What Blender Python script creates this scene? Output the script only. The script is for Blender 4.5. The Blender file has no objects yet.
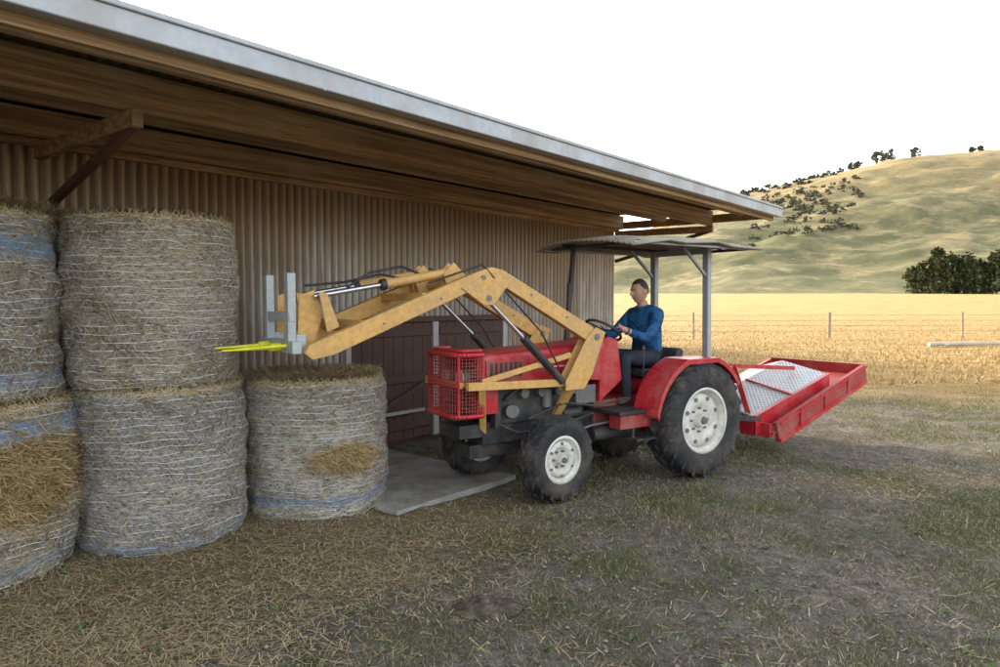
import bpy, bmesh, math, random
import numpy as np
from mathutils import Vector, Matrix, Quaternion
random.seed(7); rng=np.random.default_rng(7)
scene=bpy.context.scene
scene.view_settings.view_transform='Standard'
try: scene.view_settings.look='None'
except: pass
scene.view_settings.exposure=0
col=scene.collection
R=math.radians
# ------------------------------------------------------------ node helper
class NT:
    def __init__(s,name):
        s.m=bpy.data.materials.new(name); s.m.use_nodes=True
        s.t=s.m.node_tree; s.t.nodes.clear()
        s.out=s.t.nodes.new('ShaderNodeOutputMaterial')
        s.b=s.t.nodes.new('ShaderNodeBsdfPrincipled')
        s.t.links.new(s.b.outputs[0],s.out.inputs[0])
        s.tc=s.t.nodes.new('ShaderNodeTexCoord')
    def set(s,inp,v):
        if isinstance(v,bpy.types.NodeSocket): s.t.links.new(v,inp)
        elif isinstance(v,(tuple,list)):
            if len(v)==3 and len(inp.default_value)==4: v=(*v,1)
            inp.default_value=v
        else: inp.default_value=v
    def math(s,op,a,b=0.0,c=None,clamp=False):
        n=s.t.nodes.new('ShaderNodeMath'); n.operation=op; n.use_clamp=clamp
        s.set(n.inputs[0],a); s.set(n.inputs[1],b)
        if c is not None: s.set(n.inputs[2],c)
        return n.outputs[0]
    def mix(s,f,a,b,mode='MIX'):
        n=s.t.nodes.new('ShaderNodeMix'); n.data_type='RGBA'; n.blend_type=mode
        s.set(n.inputs[0],f); s.set(n.inputs[6],a); s.set(n.inputs[7],b)
        return n.outputs[2]
    def noise(s,vec,scale=5,detail=4,rough=.55,dist=0):
        n=s.t.nodes.new('ShaderNodeTexNoise')
        s.set(n.inputs['Vector'],vec); s.set(n.inputs['Scale'],scale)
        n.inputs['Detail'].default_value=min(detail,4); n.inputs['Roughness'].default_value=rough
        n.inputs['Distortion'].default_value=dist
        return n.outputs[0]
    def map(s,vec,sc=(1,1,1),loc=(0,0,0)):
        n=s.t.nodes.new('ShaderNodeMapping'); s.set(n.inputs[0],vec)
        n.inputs['Location'].default_value=loc; n.inputs['Scale'].default_value=sc
        return n.outputs[0]
    def ss(s,v,a,b,lo=0.0,hi=1.0):
        n=s.t.nodes.new('ShaderNodeMapRange'); n.interpolation_type='SMOOTHSTEP'
        s.set(n.inputs[0],v); n.inputs[1].default_value=a; n.inputs[2].default_value=b
        n.inputs[3].default_value=lo; n.inputs[4].default_value=hi
        return n.outputs[0]
    def sep(s,vec):
        n=s.t.nodes.new('ShaderNodeSeparateXYZ'); s.set(n.inputs[0],vec); return n.outputs
    def comb(s,x,y,z=0.0):
        n=s.t.nodes.new('ShaderNodeCombineXYZ')
        s.set(n.inputs[0],x); s.set(n.inputs[1],y); s.set(n.inputs[2],z); return n.outputs[0]
    def bump(s,h,strength=.3,dist=.01):
        n=s.t.nodes.new('ShaderNodeBump'); n.inputs['Strength'].default_value=strength
        n.inputs['Distance'].default_value=dist; s.set(n.inputs['Height'],h)
        s.t.links.new(n.outputs[0],s.b.inputs['Normal'])
    def attr(s,name):
        n=s.t.nodes.new('ShaderNodeAttribute'); n.attribute_name=name; return n
    def island(s):
        n=s.t.nodes.new('ShaderNodeNewGeometry'); return n.outputs['Random Per Island']
    def pos(s):
        n=s.t.nodes.new('ShaderNodeNewGeometry'); return n.outputs['Position']
    def fin(s,colr,rough=.6,metal=0.0,spec=.5):
        s.set(s.b.inputs['Base Color'],colr); s.set(s.b.inputs['Roughness'],rough)
        s.set(s.b.inputs['Metallic'],metal); s.b.inputs['Specular IOR Level'].default_value=spec
        return s.m
def paint(name,c,rough=.45,dust=.35,dustc=(.32,.26,.19),metal=0.0,scale=4,bump=.05,spec=.5,grain=.84):
    n=NT(name); o=n.tc.outputs['Object']
    a=n.noise(o,scale,4,.65); b=n.noise(o,scale*7,3,.6)
    f=n.math('MULTIPLY',n.ss(n.math('ADD',n.math('MULTIPLY',a,.8),n.math('MULTIPLY',b,.2)),.42,.66),dust)
    c2=tuple(x*grain for x in c)
    base=n.mix(n.ss(b,.35,.65),c2,c)
    cc=n.mix(f,base,dustc)
    n.bump(b,bump,.004)
    return n.fin(cc,n.math('ADD',n.math('MULTIPLY',f,.4),rough,clamp=True),metal,spec)
# ------------------------------------------------------------ mesh builder
class MB:
    def __init__(s): s.v=[];s.f=[];s.mi=[];s.sm=[]
    def add(s,vs,fs,m=0,smooth=False):
        o=len(s.v); s.v+= [tuple(x) for x in vs]; s.f+=[tuple(i+o for i in f) for f in fs]
        s.mi+=[m]*len(fs); s.sm+=[smooth]*len(fs)
    def box(s,x0,x1,y0,y1,z0,z1,m=0):
        vs=[(x,y,z) for z in(z0,z1) for y in(y0,y1) for x in(x0,x1)]
        s.add(vs,[(0,2,3,1),(4,5,7,6),(0,1,5,4),(2,6,7,3),(0,4,6,2),(1,3,7,5)],m)
    def frame(s,p0,p1,up=(0,0,1)):
        p0=Vector(p0);p1=Vector(p1);d=(p1-p0).normalized();u=Vector(up)
        if abs(d.dot(u))>.98:u=Vector((1,0,0))
        sd=d.cross(u).normalized();u=sd.cross(d).normalized();return p0,p1,d,sd,u
    def beam(s,p0,p1,w,h,m=0,up=(0,0,1),w2=None,h2=None):
        p0,p1,d,sd,u=s.frame(p0,p1,up);w2=w2 or w;h2=h2 or h;vs=[]
        for p,ww,hh in((p0,w,h),(p1,w2,h2)):
            for a,b in((-1,-1),(1,-1),(1,1),(-1,1)): vs.append(p+sd*a*ww/2+u*b*hh/2)
        s.add(vs,[(0,3,2,1),(4,5,6,7),(0,1,5,4),(1,2,6,5),(2,3,7,6),(3,0,4,7)],m)
    def cyl(s,p0,p1,r,r2=None,n=16,m=0,caps=True):
        p0,p1,d,sd,u=s.frame(p0,p1);r2=r if r2 is None else r2;vs=[]
        for p,rr in((p0,r),(p1,r2)):
            for i in range(n):
                a=2*math.pi*i/n; vs.append(p+sd*math.cos(a)*rr+u*math.sin(a)*rr)
        s.add(vs,[(i,(i+1)%n,n+(i+1)%n,n+i) for i in range(n)],m,True)
        if caps: s.add(vs,[tuple(range(n))[::-1],tuple(range(n,2*n))],m)
    def tube(s,pts,r,n=8,m=0):
        for a,b in zip(pts[:-1],pts[1:]): s.cyl(a,b,r,n=n,m=m)
    def prism(s,pts,y0,y1,m=0):
        n=len(pts);vs=[(x,y0,z) for x,z in pts]+[(x,y1,z) for x,z in pts]
        s.add(vs,[tuple(range(n)),tuple(range(2*n-1,n-1,-1))]+[(i,n+i,n+(i+1)%n,(i+1)%n) for i in range(n)],m)
    def revolve(s,prof,c,n=48,m=0,smooth=True):
        k=len(prof);vs=[]
        for i in range(n):
            a=2*math.pi*i/n
            for r,y in prof: vs.append((c[0]+r*math.cos(a),c[1]+y,c[2]+r*math.sin(a)))
        fs=[(i*k+j,((i+1)%n)*k+j,((i+1)%n)*k+j+1,i*k+j+1) for i in range(n) for j in range(k-1)]
        s.add(vs,fs,m,smooth)
    def torus(s,c,ax,R_,r,n=32,k=8,m=0):
        ax=Vector(ax).normalized();t=Vector((0,1,0));
        if abs(ax.dot(t))>.95:t=Vector((1,0,0))
        u=ax.cross(t).normalized();w=ax.cross(u);vs=[]
        for i in range(n):
            a=2*math.pi*i/n;rd=u*math.cos(a)+w*math.sin(a)
            for j in range(k):
                b=2*math.pi*j/k;vs.append(Vector(c)+rd*(R_+r*math.cos(b))+ax*r*math.sin(b))
        s.add(vs,[(i*k+j,((i+1)%n)*k+j,((i+1)%n)*k+(j+1)%k,i*k+(j+1)%k) for i in range(n) for j in range(k)],m,True)
    def obj(s,name,mats,parent=None,bevel=0,loc=None,rotz=None):
        me=bpy.data.meshes.new(name);me.from_pydata(s.v,[],s.f)
        for mt in (mats if isinstance(mats,(list,tuple)) else [mats]): me.materials.append(mt)
        me.polygons.foreach_set('material_index',s.mi);me.polygons.foreach_set('use_smooth',s.sm)
        bm=bmesh.new();bm.from_mesh(me);bmesh.ops.recalc_face_normals(bm,faces=bm.faces);bm.to_mesh(me);bm.free()
        me.update();ob=bpy.data.objects.new(name,me);col.objects.link(ob)
        if parent:ob.parent=parent
        if loc:ob.location=loc
        if rotz is not None:ob.rotation_euler[2]=rotz
        if bevel:
            b=ob.modifiers.new('b','BEVEL');b.width=bevel;b.segments=2;b.limit_method='ANGLE';b.angle_limit=R(50)
        return ob
def empty(name,loc=(0,0,0),rz=0):
    e=bpy.data.objects.new(name,None);col.objects.link(e);e.location=loc;e.rotation_euler[2]=rz;return e
def fastmesh(name,V,F,mats,parent=None,mi=None):
    V=np.asarray(V,dtype=np.float32);F=np.asarray(F,dtype=np.int32)
    me=bpy.data.meshes.new(name);me.vertices.add(len(V));me.vertices.foreach_set('co',V.ravel())
    k=F.shape[1];me.loops.add(F.size);me.loops.foreach_set('vertex_index',F.ravel())
    me.polygons.add(len(F));me.polygons.foreach_set('loop_start',np.arange(0,F.size,k,dtype=np.int32))
    try: me.polygons.foreach_set('loop_total',np.full(len(F),k,dtype=np.int32))
    except: pass
    for m in (mats if isinstance(mats,(list,tuple)) else [mats]): me.materials.append(m)
    if mi is not None: me.polygons.foreach_set('material_index',np.asarray(mi,dtype=np.int32))
    me.update(calc_edges=True);me.validate()
    ob=bpy.data.objects.new(name,me);col.objects.link(ob)
    if parent:ob.parent=parent
    return ob
_tab=rng.random((256,256))
def vn(x,y):
    x=np.asarray(x,float);y=np.asarray(y,float)
    xi=np.floor(x).astype(int);yi=np.floor(y).astype(int);fx=x-xi;fy=y-yi
    fx=fx*fx*(3-2*fx);fy=fy*fy*(3-2*fy)
    g=lambda a,b:_tab[a%256,b%256]
    return (g(xi,yi)*(1-fx)+g(xi+1,yi)*fx)*(1-fy)+(g(xi,yi+1)*(1-fx)+g(xi+1,yi+1)*fx)*fy
def fbm(x,y,o=4,s=1.0):
    t=0;a=.5;w=0
    for i in range(o):
        t=t+a*vn(x*s+17.3*i,y*s+9.1*i);w+=a;a*=.5;s*=2.03
    return t/w
def sstep(x,a,b):
    t=np.clip((x-a)/(b-a),0,1);return t*t*(3-2*t)
# ------------------------------------------------------------ camera
cam=bpy.data.cameras.new('camera');co=bpy.data.objects.new('camera',cam);col.objects.link(co)
co.location=(0,0,1.8);co.rotation_euler=(R(90-2.7),0,0);cam.sensor_width=36;cam.lens=25.2;cam.clip_end=6000;cam.clip_start=.05
scene.camera=co
# ------------------------------------------------------------ light
EL=20;ray=Vector((.506,-.864,0)).normalized()
v=Vector((ray.x*math.cos(R(EL)),ray.y*math.cos(R(EL)),-math.sin(R(EL))))
sl=bpy.data.lights.new('sun','SUN');sl.energy=5.0;sl.angle=R(.6);sl.color=(1,.77,.48)
so=bpy.data.objects.new('sun',sl);col.objects.link(so);so.rotation_euler=v.to_track_quat('-Z','Y').to_euler();so.location=(-20,40,30)
w=bpy.data.worlds.new('World');scene.world=w;w.use_nodes=True;nt=w.node_tree;nt.nodes.clear()
sk=nt.nodes.new('ShaderNodeTexSky');sk.sky_type='NISHITA';sk.sun_disc=False;sk.sun_elevation=R(EL)
sk.sun_rotation=math.atan2(-ray.x,-ray.y);sk.air_density=1.0;sk.dust_density=3.5;sk.ozone_density=.5
hs=nt.nodes.new('ShaderNodeHueSaturation');hs.inputs['Saturation'].default_value=.36;hs.inputs['Value'].default_value=5.0
bg=nt.nodes.new('ShaderNodeBackground');bg.inputs[1].default_value=.15
wo=nt.nodes.new('ShaderNodeOutputWorld')
nt.links.new(sk.outputs[0],hs.inputs['Color']);nt.links.new(hs.outputs[0],bg.inputs[0]);nt.links.new(bg.outputs[0],wo.inputs[0])
# ------------------------------------------------------------ frames
PHI=math.atan2(.77,.64);D=Vector((math.cos(PHI),math.sin(PHI)));Nn=Vector((-math.sin(PHI),math.cos(PHI)))
BALES=[(-3.58,4.6),(-2.66,5.4),(-1.65,6.2)]
# ------------------------------------------------------------ ground
def axis(lo,hi,step,far,g=1.13):
    a=list(np.arange(lo,hi+1e-6,step));s=step;x=hi
    while x<far: s*=g;x+=s;a.append(x)
    s=step;x=lo;b=[]
    while x>-far: s*=g;x-=s;b.append(x)
    return np.array(b[::-1]+a)
gx=axis(-5,9,.06,2500);gy=axis(2.2,14,.06,2500)
GX,GY=np.meshgrid(gx,gy)
def field_rise(x,y): return 4.0*sstep(y,45,230)
def gheight(x,y):
    near=np.exp(-((np.abs(x-2)/14)**4+(np.abs(y-7)/14)**4))
    return field_rise(x,y)+near*(.05*(fbm(x,y,3,.9)-.5)+.032*(fbm(x+40,y,3,7)-.5))
def patch(x,y):
    return np.clip(.62*fbm(x+3,y+8,4,.55)+.38*fbm(x,y,3,3.2),0,1)
GZ=gheight(GX,GY)-.006
V=np.stack([GX.ravel(),GY.ravel(),GZ.ravel()],1)
nx,ny=len(gx),len(gy);idx=np.arange(nx*ny).reshape(ny,nx)
F=np.stack([idx[:-1,:-1].ravel(),idx[:-1,1:].ravel(),idx[1:,1:].ravel(),idx[1:,:-1].ravel()],1)
n=NT('ground_soil_grass');P=n.pos()
xyz=n.sep(P)
pa=n.attr('patch').outputs['Fac'];st=n.attr('straw').outputs['Fac']
n1=n.noise(P,9,4,.7);n2=n.noise(P,55,4,.7);n3=n.noise(P,1.1,3,.6);n4=n.noise(P,220,2,.6)
soil=n.mix(n.ss(n1,.35,.68),(.17,.142,.11),(.37,.33,.28))
soil=n.mix(n.ss(n2,.5,.72),soil,(.48,.43,.36))
soil=n.mix(n.math('MULTIPLY',n.ss(n2,.5,.3),.8),soil,(.065,.05,.035))
green=n.mix(n.ss(n2,.3,.7),(.075,.085,.035),(.19,.185,.085))
green=n.mix(n.ss(n4,.50,.68),green,(.36,.31,.20))
gm=n.math('ADD',pa,n.math('MULTIPLY',n.math('SUBTRACT',n1,.5),.7))
c=n.mix(n.ss(gm,.44,.64),soil,green)
c=n.mix(n.ss(n3,.60,.42,0,.35),c,(.095,.08,.055))
strw=n.mix(n.ss(n2,.35,.65),(.16,.11,.055),(.44,.33,.18))
c=n.mix(n.math('MULTIPLY',n.ss(n.math('ADD',st,n.math('MULTIPLY',n1,.5)),.5,.95),.85),c,strw)
gold=n.mix(n.ss(n.noise(n.map(P,(1,3,1)),.35,4,.7),.35,.65),(.34,.215,.075),(.50,.345,.145))
gold=n.mix(n.math('MULTIPLY',n.ss(n.noise(n.map(P,(.4,2.2,1)),.09,4,.6),.52,.7),.6),gold,(.27,.205,.08))
gold=n.mix(n.math('MULTIPLY',n.ss(n1,.3,.7),.35),gold,(.25,.165,.07))
far=n.ss(n.math('ADD',n.math('ADD',n.math('MULTIPLY',xyz[1],1.0),n.math('MULTIPLY',n3,6)),n.math('MULTIPLY',xyz[0],.18)),15.2,19.5)
c=n.mix(far,c,gold)
n.bump(n.math('ADD',n.math('MULTIPLY',n1,.5),n.math('ADD',n2,n.math('MULTIPLY',n4,.6))),1.0,.035)
gmat=n.fin(c,.95,0,.1)
g=fastmesh('ground',V,F,gmat);g.data.polygons.foreach_set('use_smooth',np.ones(len(F),bool))
def strawf(x,y):
    t=x*D.x+y*D.y;nn=x*Nn.x+y*Nn.y
    s=sstep(nn,2.3,4.4)*(1-sstep(t,3.9,6.0))*1.0
    return s*(.5+.8*fbm(x+9,y+4,3,2.0))+.5*sstep(fbm(x+70,y+33,3,.6),.58,.74)
for nm,fn in(('patch',patch),('straw',strawf)):
    a=g.data.attributes.new(nm,'FLOAT','POINT');a.data.foreach_set('value',fn(GX,GY).ravel().astype(np.float32))
# ------------------------------------------------------------ grass
def blades(n_,ymin,ymax,h0,h1,wid,keep,spread=.8,lean=.6):
    y=ymin*(ymax/ymin)**rng.random(n_);x=(rng.random(n_)*2-1)*spread*y
    k=keep(x,y);x=x[k];y=y[k];m=len(x)
    z=gheight(x,y)-.008;sc=np.clip(y/6,.75,3.0)
    h=(h0+(h1-h0)*rng.random(m)**2);ang=rng.random(m)*6.283
    wv=wid*sc*(.6+.8*rng.random(m));la=rng.random(m)*6.283;ll=lean*h*(.2+rng.random(m))
    dx=np.cos(ang)*wv/2;dy=np.sin(ang)*wv/2
    a=np.stack([x-dx,y-dy,z],1);b=np.stack([x+dx,y+dy,z],1)
    tip=np.stack([x+np.cos(la)*ll,y+np.sin(la)*ll,z+h],1)
    return np.stack([a,b,tip],1).reshape(-1,3)
def free(x,y):
    t=x*D.x+y*D.y;nn=x*Nn.x+y*Nn.y
    ok=~((nn>4.28)&(t>3.8)&(t<5.6));ok&=nn<6.4
    ok|=(t>11.2)
    for bx,by in BALES: ok&=((x-bx)**2+(y-by)**2)>.58**2
    return ok
def mk_leaf(name,cols,rough=.7):
    n=NT(name);r=n.island();cr=n.t.nodes.new('ShaderNodeValToRGB');n.set(cr.inputs[0],r)
    el=cr.color_ramp.elements
    while len(el)<len(cols): el.new(.5)
    for i,c in enumerate(cols): el[i].position=i/(len(cols)-1);el[i].color=(*c,1)
    n.fin(cr.outputs[0],rough,0,.25);return n.m
m_green=mk_leaf('grass_green',[(.065,.09,.025),(.11,.14,.04),(.19,.19,.075),(.33,.29,.15)])
m_dry=mk_leaf('grass_dry',[(.20,.16,.09),(.37,.30,.18),(.50,.42,.27),(.30,.25,.16)])
m_gold=mk_leaf('field_stubble',[(.28,.175,.065),(.42,.28,.11),(.52,.37,.165),(.22,.155,.06)])
m_straw=mk_leaf('straw',[(.22,.15,.065),(.38,.27,.125),(.52,.40,.21),(.60,.50,.31),(.30,.22,.12)],.6)
V1=blades(400000,2.6,17,.012,.045,.0055,lambda x,y:free(x,y)&(patch(x,y)+.3*(rng.random(len(x))-.5)-.25*np.clip(strawf(x,y),0,1)>.51))
V2=blades(210000,2.6,20,.008,.04,.005,lambda x,y:free(x,y)&(fbm(x+31,y+11,3,1.1)+.6*(rng.random(len(x))-.5)>.48),lean=1.8)
V3=blades(50000,15,70,.05,.13,.012,lambda x,y:((x*.18+y+5*fbm(x,y,3,.5))>18.5))
V=np.concatenate([V1,V2,V3]);F=np.arange(len(V)).reshape(-1,3)
mi=np.concatenate([np.zeros(len(V1)//3),np.ones(len(V2)//3),np.full(len(V3)//3,2)])
fastmesh('grass',V,F,[m_green,m_dry,m_gold],mi=mi)
vw=[];fw=[]
rw=random.Random(3)
for i in range(110):
    yy=3.0*(9/3.0)**rw.random();xx=rw.uniform(-.75,.75)*yy
    if not free(np.array([xx]),np.array([yy]))[0]:continue
    zz=float(gheight(np.array([xx]),np.array([yy]))[0])
    for k in range(rw.randint(5,9)):
        a=rw.uniform(0,6.283);L=rw.uniform(.02,.05);wd=L*.22;h=L*rw.uniform(.25,.8)
        ca_,sa_=math.cos(a),math.sin(a);o=len(vw)
        vw+=[(xx,yy,zz-.004),(xx+ca_*L*.5-sa_*wd,yy+sa_*L*.5+ca_*wd,zz+h*.8),(xx+ca_*L,yy+sa_*L,zz+h*.7),(xx+ca_*L*.5+sa_*wd,yy+sa_*L*.5-ca_*wd,zz+h*.8)];fw.append((o,o+1,o+2,o+3))
fastmesh('weeds',vw,fw,mk_leaf('weed_leaf',[(.06,.10,.03),(.09,.14,.04),(.13,.18,.06)]))
def strands(P,T,B,L,W):
    P=np.asarray(P);a=P-T*L[:,None]/2;b=P+T*L[:,None]/2;w_=B*W[:,None]/2
    return np.stack([a-w_,a+w_,b+w_,b-w_],1).reshape(-1,3)
m=60000;y=2.6*(11/2.6)**rng.random(m);x=(rng.random(m)*2-1)*.8*y
k=free(x,y)&(strawf(x,y)+.75*(rng.random(m)-.5)>.34);x=x[k];y=y[k]
m2=900;xs=[];ys=[]
tt_=3.8+1.7*rng.random(m2);nn_=4.35+1.9*rng.random(m2)**1.6;xs=tt_*D.x+nn_*Nn.x;ys=tt_*D.y+nn_*Nn.y
m1=len(x);x=np.concatenate([x,xs]);y=np.concatenate([y,ys]);m=len(x)
zz=gheight(x,y);zz[m1:]=.045
an=rng.random(m)*6.283;ti=(rng.random(m)-.5)*.5;ti[m1:]*=.15
T=np.stack([np.cos(an)*np.cos(ti),np.sin(an)*np.cos(ti),np.sin(ti)],1);B=np.stack([-np.sin(an),np.cos(an),np.zeros(m)],1)
V=strands(np.stack([x,y,zz+.004+.010*rng.random(m)],1),T,B,.03+.10*rng.random(m)**1.5,.0022+.0022*rng.random(m))
fastmesh('loose_straw',V,np.arange(len(V)).reshape(-1,4),m_straw)
mb=MB()
for i in range(700):
    yy=2.9*(9/2.9)**random.random();xx=random.uniform(-.75,.75)*yy
    if not free(np.array([xx]),np.array([yy]))[0]:continue
    r=random.uniform(.004,.016);zz=float(gheight(np.array([xx]),np.array([yy]))[0])
    vs=[(xx+dx*r*random.uniform(.7,1.3),yy+dy*r*random.uniform(.7,1.3),zz+dz*r*random.uniform(.5,.9)) for dx,dy,dz in((1,0,0),(0,1,0),(-1,0,0),(0,-1,0),(0,0,1),(0,0,-1))]
    mb.add(vs,[(0,1,4),(1,2,4),(2,3,4),(3,0,4),(1,0,5),(2,1,5),(3,2,5),(0,3,5)])
mb.obj('pebbles',paint('pebble',(.28,.25,.21),.9,.3))
def heap(name,cx,cy,r,h,mat):
    V=[];F=[];k=26
    for i in range(k+1):
        for j in range(k+1):
            u=i/k*2-1;v_=j/k*2-1;d=math.hypot(u,v_)
            hh=max(0,1-d**1.6)*h*(.3+1.5*float(fbm(np.array([u*3+cx]),np.array([v_*3+cy]),3,1.7)[0]))
            V.append((cx+u*r*1.4,cy+v_*r,float(gheight(np.array([cx]),np.array([cy]))[0])+hh-.006))
    for i in range(k):
        for j in range(k): F.append((i*(k+1)+j,(i+1)*(k+1)+j,(i+1)*(k+1)+j+1,i*(k+1)+j+1))
    F=[f for f in F if max(math.hypot((V[q][0]-cx)/(r*1.4),(V[q][1]-cy)/r) for q in f)<1.02]
    fastmesh(name,V,F,mat)
heap('dung_pile',-.09,4.05,.17,.05,paint('dung',(.05,.037,.025),.95,.4,bump=.8,scale=14))
# ------------------------------------------------------------ concrete slab
e=empty('concrete_slab',(0,0,0),PHI)
n=NT('concrete');P=n.tc.outputs['Object'];a=n.noise(P,3,4,.7);b=n.noise(P,60,3,.6)
c=n.mix(n.ss(a,.35,.65),(.22,.21,.19),(.36,.35,.32));c=n.mix(n.math('MULTIPLY',n.ss(b,.55,.75),.4),c,(.2,.17,.12));n.bump(b,.3,.004)
mc=n.fin(c,.85)
mb=MB();mb.box(3.9,5.5,4.36,6.49,-.1,.035);mb.obj('slab',mc,e,.01)
# ------------------------------------------------------------ shed
shed=empty('farm_shed',(0,0,0),PHI)
PER=.095
def corrmat(name,ax,c1,c2,c3,t0,metal=.2):
    n=NT(name);P=n.tc.outputs['Object'];s=n.sep(P);t=s[ax]
    sheet=n.math('FLOOR',n.math('DIVIDE',t,.76))
    wn=n.t.nodes.new('ShaderNodeTexWhiteNoise');wn.noise_dimensions='1D';n.set(wn.inputs['W'],sheet)
    q=n.comb(n.math('MULTIPLY',t,7.0),n.math('MULTIPLY',s[2],.55),wn.outputs[0])
    a=n.noise(q,1.0,4,.65);a2=n.noise(n.comb(n.math('MULTIPLY',t,30.0),n.math('MULTIPLY',s[2],1.3),3.0),1,4,.6)
    b=n.noise(P,1.5,4,.65);d=n.noise(P,45,3,.6)
    f=n.math('ADD',n.math('MULTIPLY',a,.35),n.math('ADD',n.math('MULTIPLY',a2,.3),n.math('ADD',n.math('MULTIPLY',b,.35),n.math('MULTIPLY',n.math('SUBTRACT',wn.outputs[0],.5),.26))))
    c=n.mix(n.ss(f,.43,.59),c1,c2)
    c=n.mix(n.math('MULTIPLY',n.ss(a2,.48,.66),.85),c,c3)
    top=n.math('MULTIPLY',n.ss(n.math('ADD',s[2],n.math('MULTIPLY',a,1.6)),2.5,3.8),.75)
    c=n.mix(top,c,(.38,.225,.095))  # brown stain plus golden reflected light near the eave, painted into the colour
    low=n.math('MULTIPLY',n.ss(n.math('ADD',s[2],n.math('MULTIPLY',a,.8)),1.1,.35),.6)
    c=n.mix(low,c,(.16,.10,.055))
    valley_shade=n.math('COSINE',n.math('MULTIPLY',n.math('SUBTRACT',t,t0),2*math.pi/PER))
    c=n.mix(n.math('MULTIPLY',n.ss(valley_shade,-.1,.95),n.math('ADD',.40,n.math('MULTIPLY',a,.6))),c,(.075,.05,.03))  # shade of the corrugation valleys painted into the base colour
    c=n.mix(n.math('MULTIPLY',n.ss(d,.56,.72),.35),c,(.12,.08,.05))
    n.bump(d,.12,.003)
    return n.fin(c,.5,metal,.5)
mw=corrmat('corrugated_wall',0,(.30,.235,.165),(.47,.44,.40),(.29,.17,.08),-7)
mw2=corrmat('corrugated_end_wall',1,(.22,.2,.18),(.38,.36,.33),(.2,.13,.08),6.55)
def corr(name,t0,t1,fn,mat,per=PER,k=8,A=.019):
    N=int((t1-t0)/per*k);t=np.linspace(t0,t1,N+1);o=A*np.cos((t+7)/per*2*math.pi)
    top,bot=fn(t,o);V=np.concatenate([bot,top]);i=np.arange(N)
    F=np.stack([i,i+1,N+2+i,N+1+i],1);ob=fastmesh(name,V,F,mat,shed)
    ob.data.polygons.foreach_set('use_smooth',np.ones(len(F),bool));return ob
z_=lambda t,v:np.full_like(t,v)
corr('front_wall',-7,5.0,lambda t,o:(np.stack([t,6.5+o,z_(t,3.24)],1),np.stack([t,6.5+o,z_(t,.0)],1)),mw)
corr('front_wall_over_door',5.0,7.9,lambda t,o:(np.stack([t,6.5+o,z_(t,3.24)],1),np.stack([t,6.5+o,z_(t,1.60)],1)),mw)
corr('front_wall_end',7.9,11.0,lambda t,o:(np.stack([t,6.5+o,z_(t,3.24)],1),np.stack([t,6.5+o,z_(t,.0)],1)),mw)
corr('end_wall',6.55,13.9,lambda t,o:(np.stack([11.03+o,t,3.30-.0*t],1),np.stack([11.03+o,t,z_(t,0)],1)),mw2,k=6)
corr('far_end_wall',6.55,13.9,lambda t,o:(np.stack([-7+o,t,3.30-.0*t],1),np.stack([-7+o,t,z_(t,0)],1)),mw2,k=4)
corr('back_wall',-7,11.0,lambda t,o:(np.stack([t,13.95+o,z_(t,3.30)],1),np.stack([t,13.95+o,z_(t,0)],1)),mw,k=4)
mroof=paint('roof_zinc',(.36,.37,.38),.45,.3,(.25,.2,.15),.4,3)
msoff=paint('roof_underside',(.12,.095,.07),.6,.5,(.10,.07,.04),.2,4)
def zr(nv): return 3.245+.030*(nv-3.4) if nv<10 else 3.245+.030*6.6-.04*(nv-10)
corr('roof_underside',-7.2,11.12,lambda t,o:(np.stack([t,z_(t,10),zr(10)+o],1),np.stack([t,z_(t,3.74),zr(3.74)+o],1)),msoff,k=8,A=.012)
corr('roof_sheet',-7.2,11.12,lambda t,o:(np.stack([t,z_(t,10),zr(10)+.01+o],1),np.stack([t,z_(t,3.72),zr(3.72)+.01+o],1)),mroof,k=8,A=.012)
corr('roof_back_sheet',-7.2,11.12,lambda t,o:(np.stack([t,z_(t,14.3),zr(14.3)+.01+o],1),np.stack([t,z_(t,10.0),zr(10)+.01+o],1)),mroof,k=4,A=.012)
mgal=paint('galvanised_gutter',(.40,.42,.44),.38,.5,(.33,.29,.24),.3,1.6)
def timber(name,c1,c2):
    n=NT(name);P=n.tc.outputs['Object'];a=n.noise(n.map(P,(.7,14,30)),1,4,.6);b=n.noise(P,1.3,4,.6);d=n.noise(n.map(P,(3,60,90)),1,3,.6)
    c=n.mix(n.ss(a,.35,.65),c1,c2);c=n.mix(n.math('MULTIPLY',n.ss(b,.5,.7),.5),c,(.42,.32,.21));c=n.mix(n.math('MULTIPLY',n.ss(d,.55,.7),.6),c,(.10,.06,.03))
    n.bump(n.math('ADD',a,d),.4,.006);return n.fin(c,.75,0,.3)
mtim=timber('weathered_timber',(.25,.145,.07),(.50,.33,.17))
mrust=paint('rusty_steel',(.12,.06,.035),.75,.5,(.19,.10,.06),.2,9,.3)
mb=MB()
mb.box(-7.25,11.16,3.60,3.71,3.085,3.225);mb.box(-7.25,11.16,3.585,3.60,3.205,3.24)
for i in range(10): mb.box(-6.6+i*1.85,-6.58+i*1.85,3.597,3.712,3.08,3.229)
mb.obj('gutter',mgal,shed,.012)
mb=MB()
mb.box(-7.2,11.1,3.715,3.765,3.03,3.225)
mb.box(-7.2,11.08,4.15,4.21,3.14,3.24)
mb.box(-7.2,11.08,4.68,4.76,3.02,3.255)
mb.box(-7.2,11.08,5.5,5.56,3.14,3.275)
mb.box(-7.2,11.08,6.33,6.41,3.08,3.30);mb.box(-7.2,11.08,6.42,6.475,3.02,3.08)
mb.obj('purlins',mtim,shed,.006)
mb=MB()
for t in(-2.6,2.0,11.02):
    mb.beam((t,6.47,2.985),(t,4.66,2.96),.07,.11,0)
    mb.beam((t+.002,6.47,2.50),(t+.002,4.72,2.93),.055,.055,1)
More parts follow.
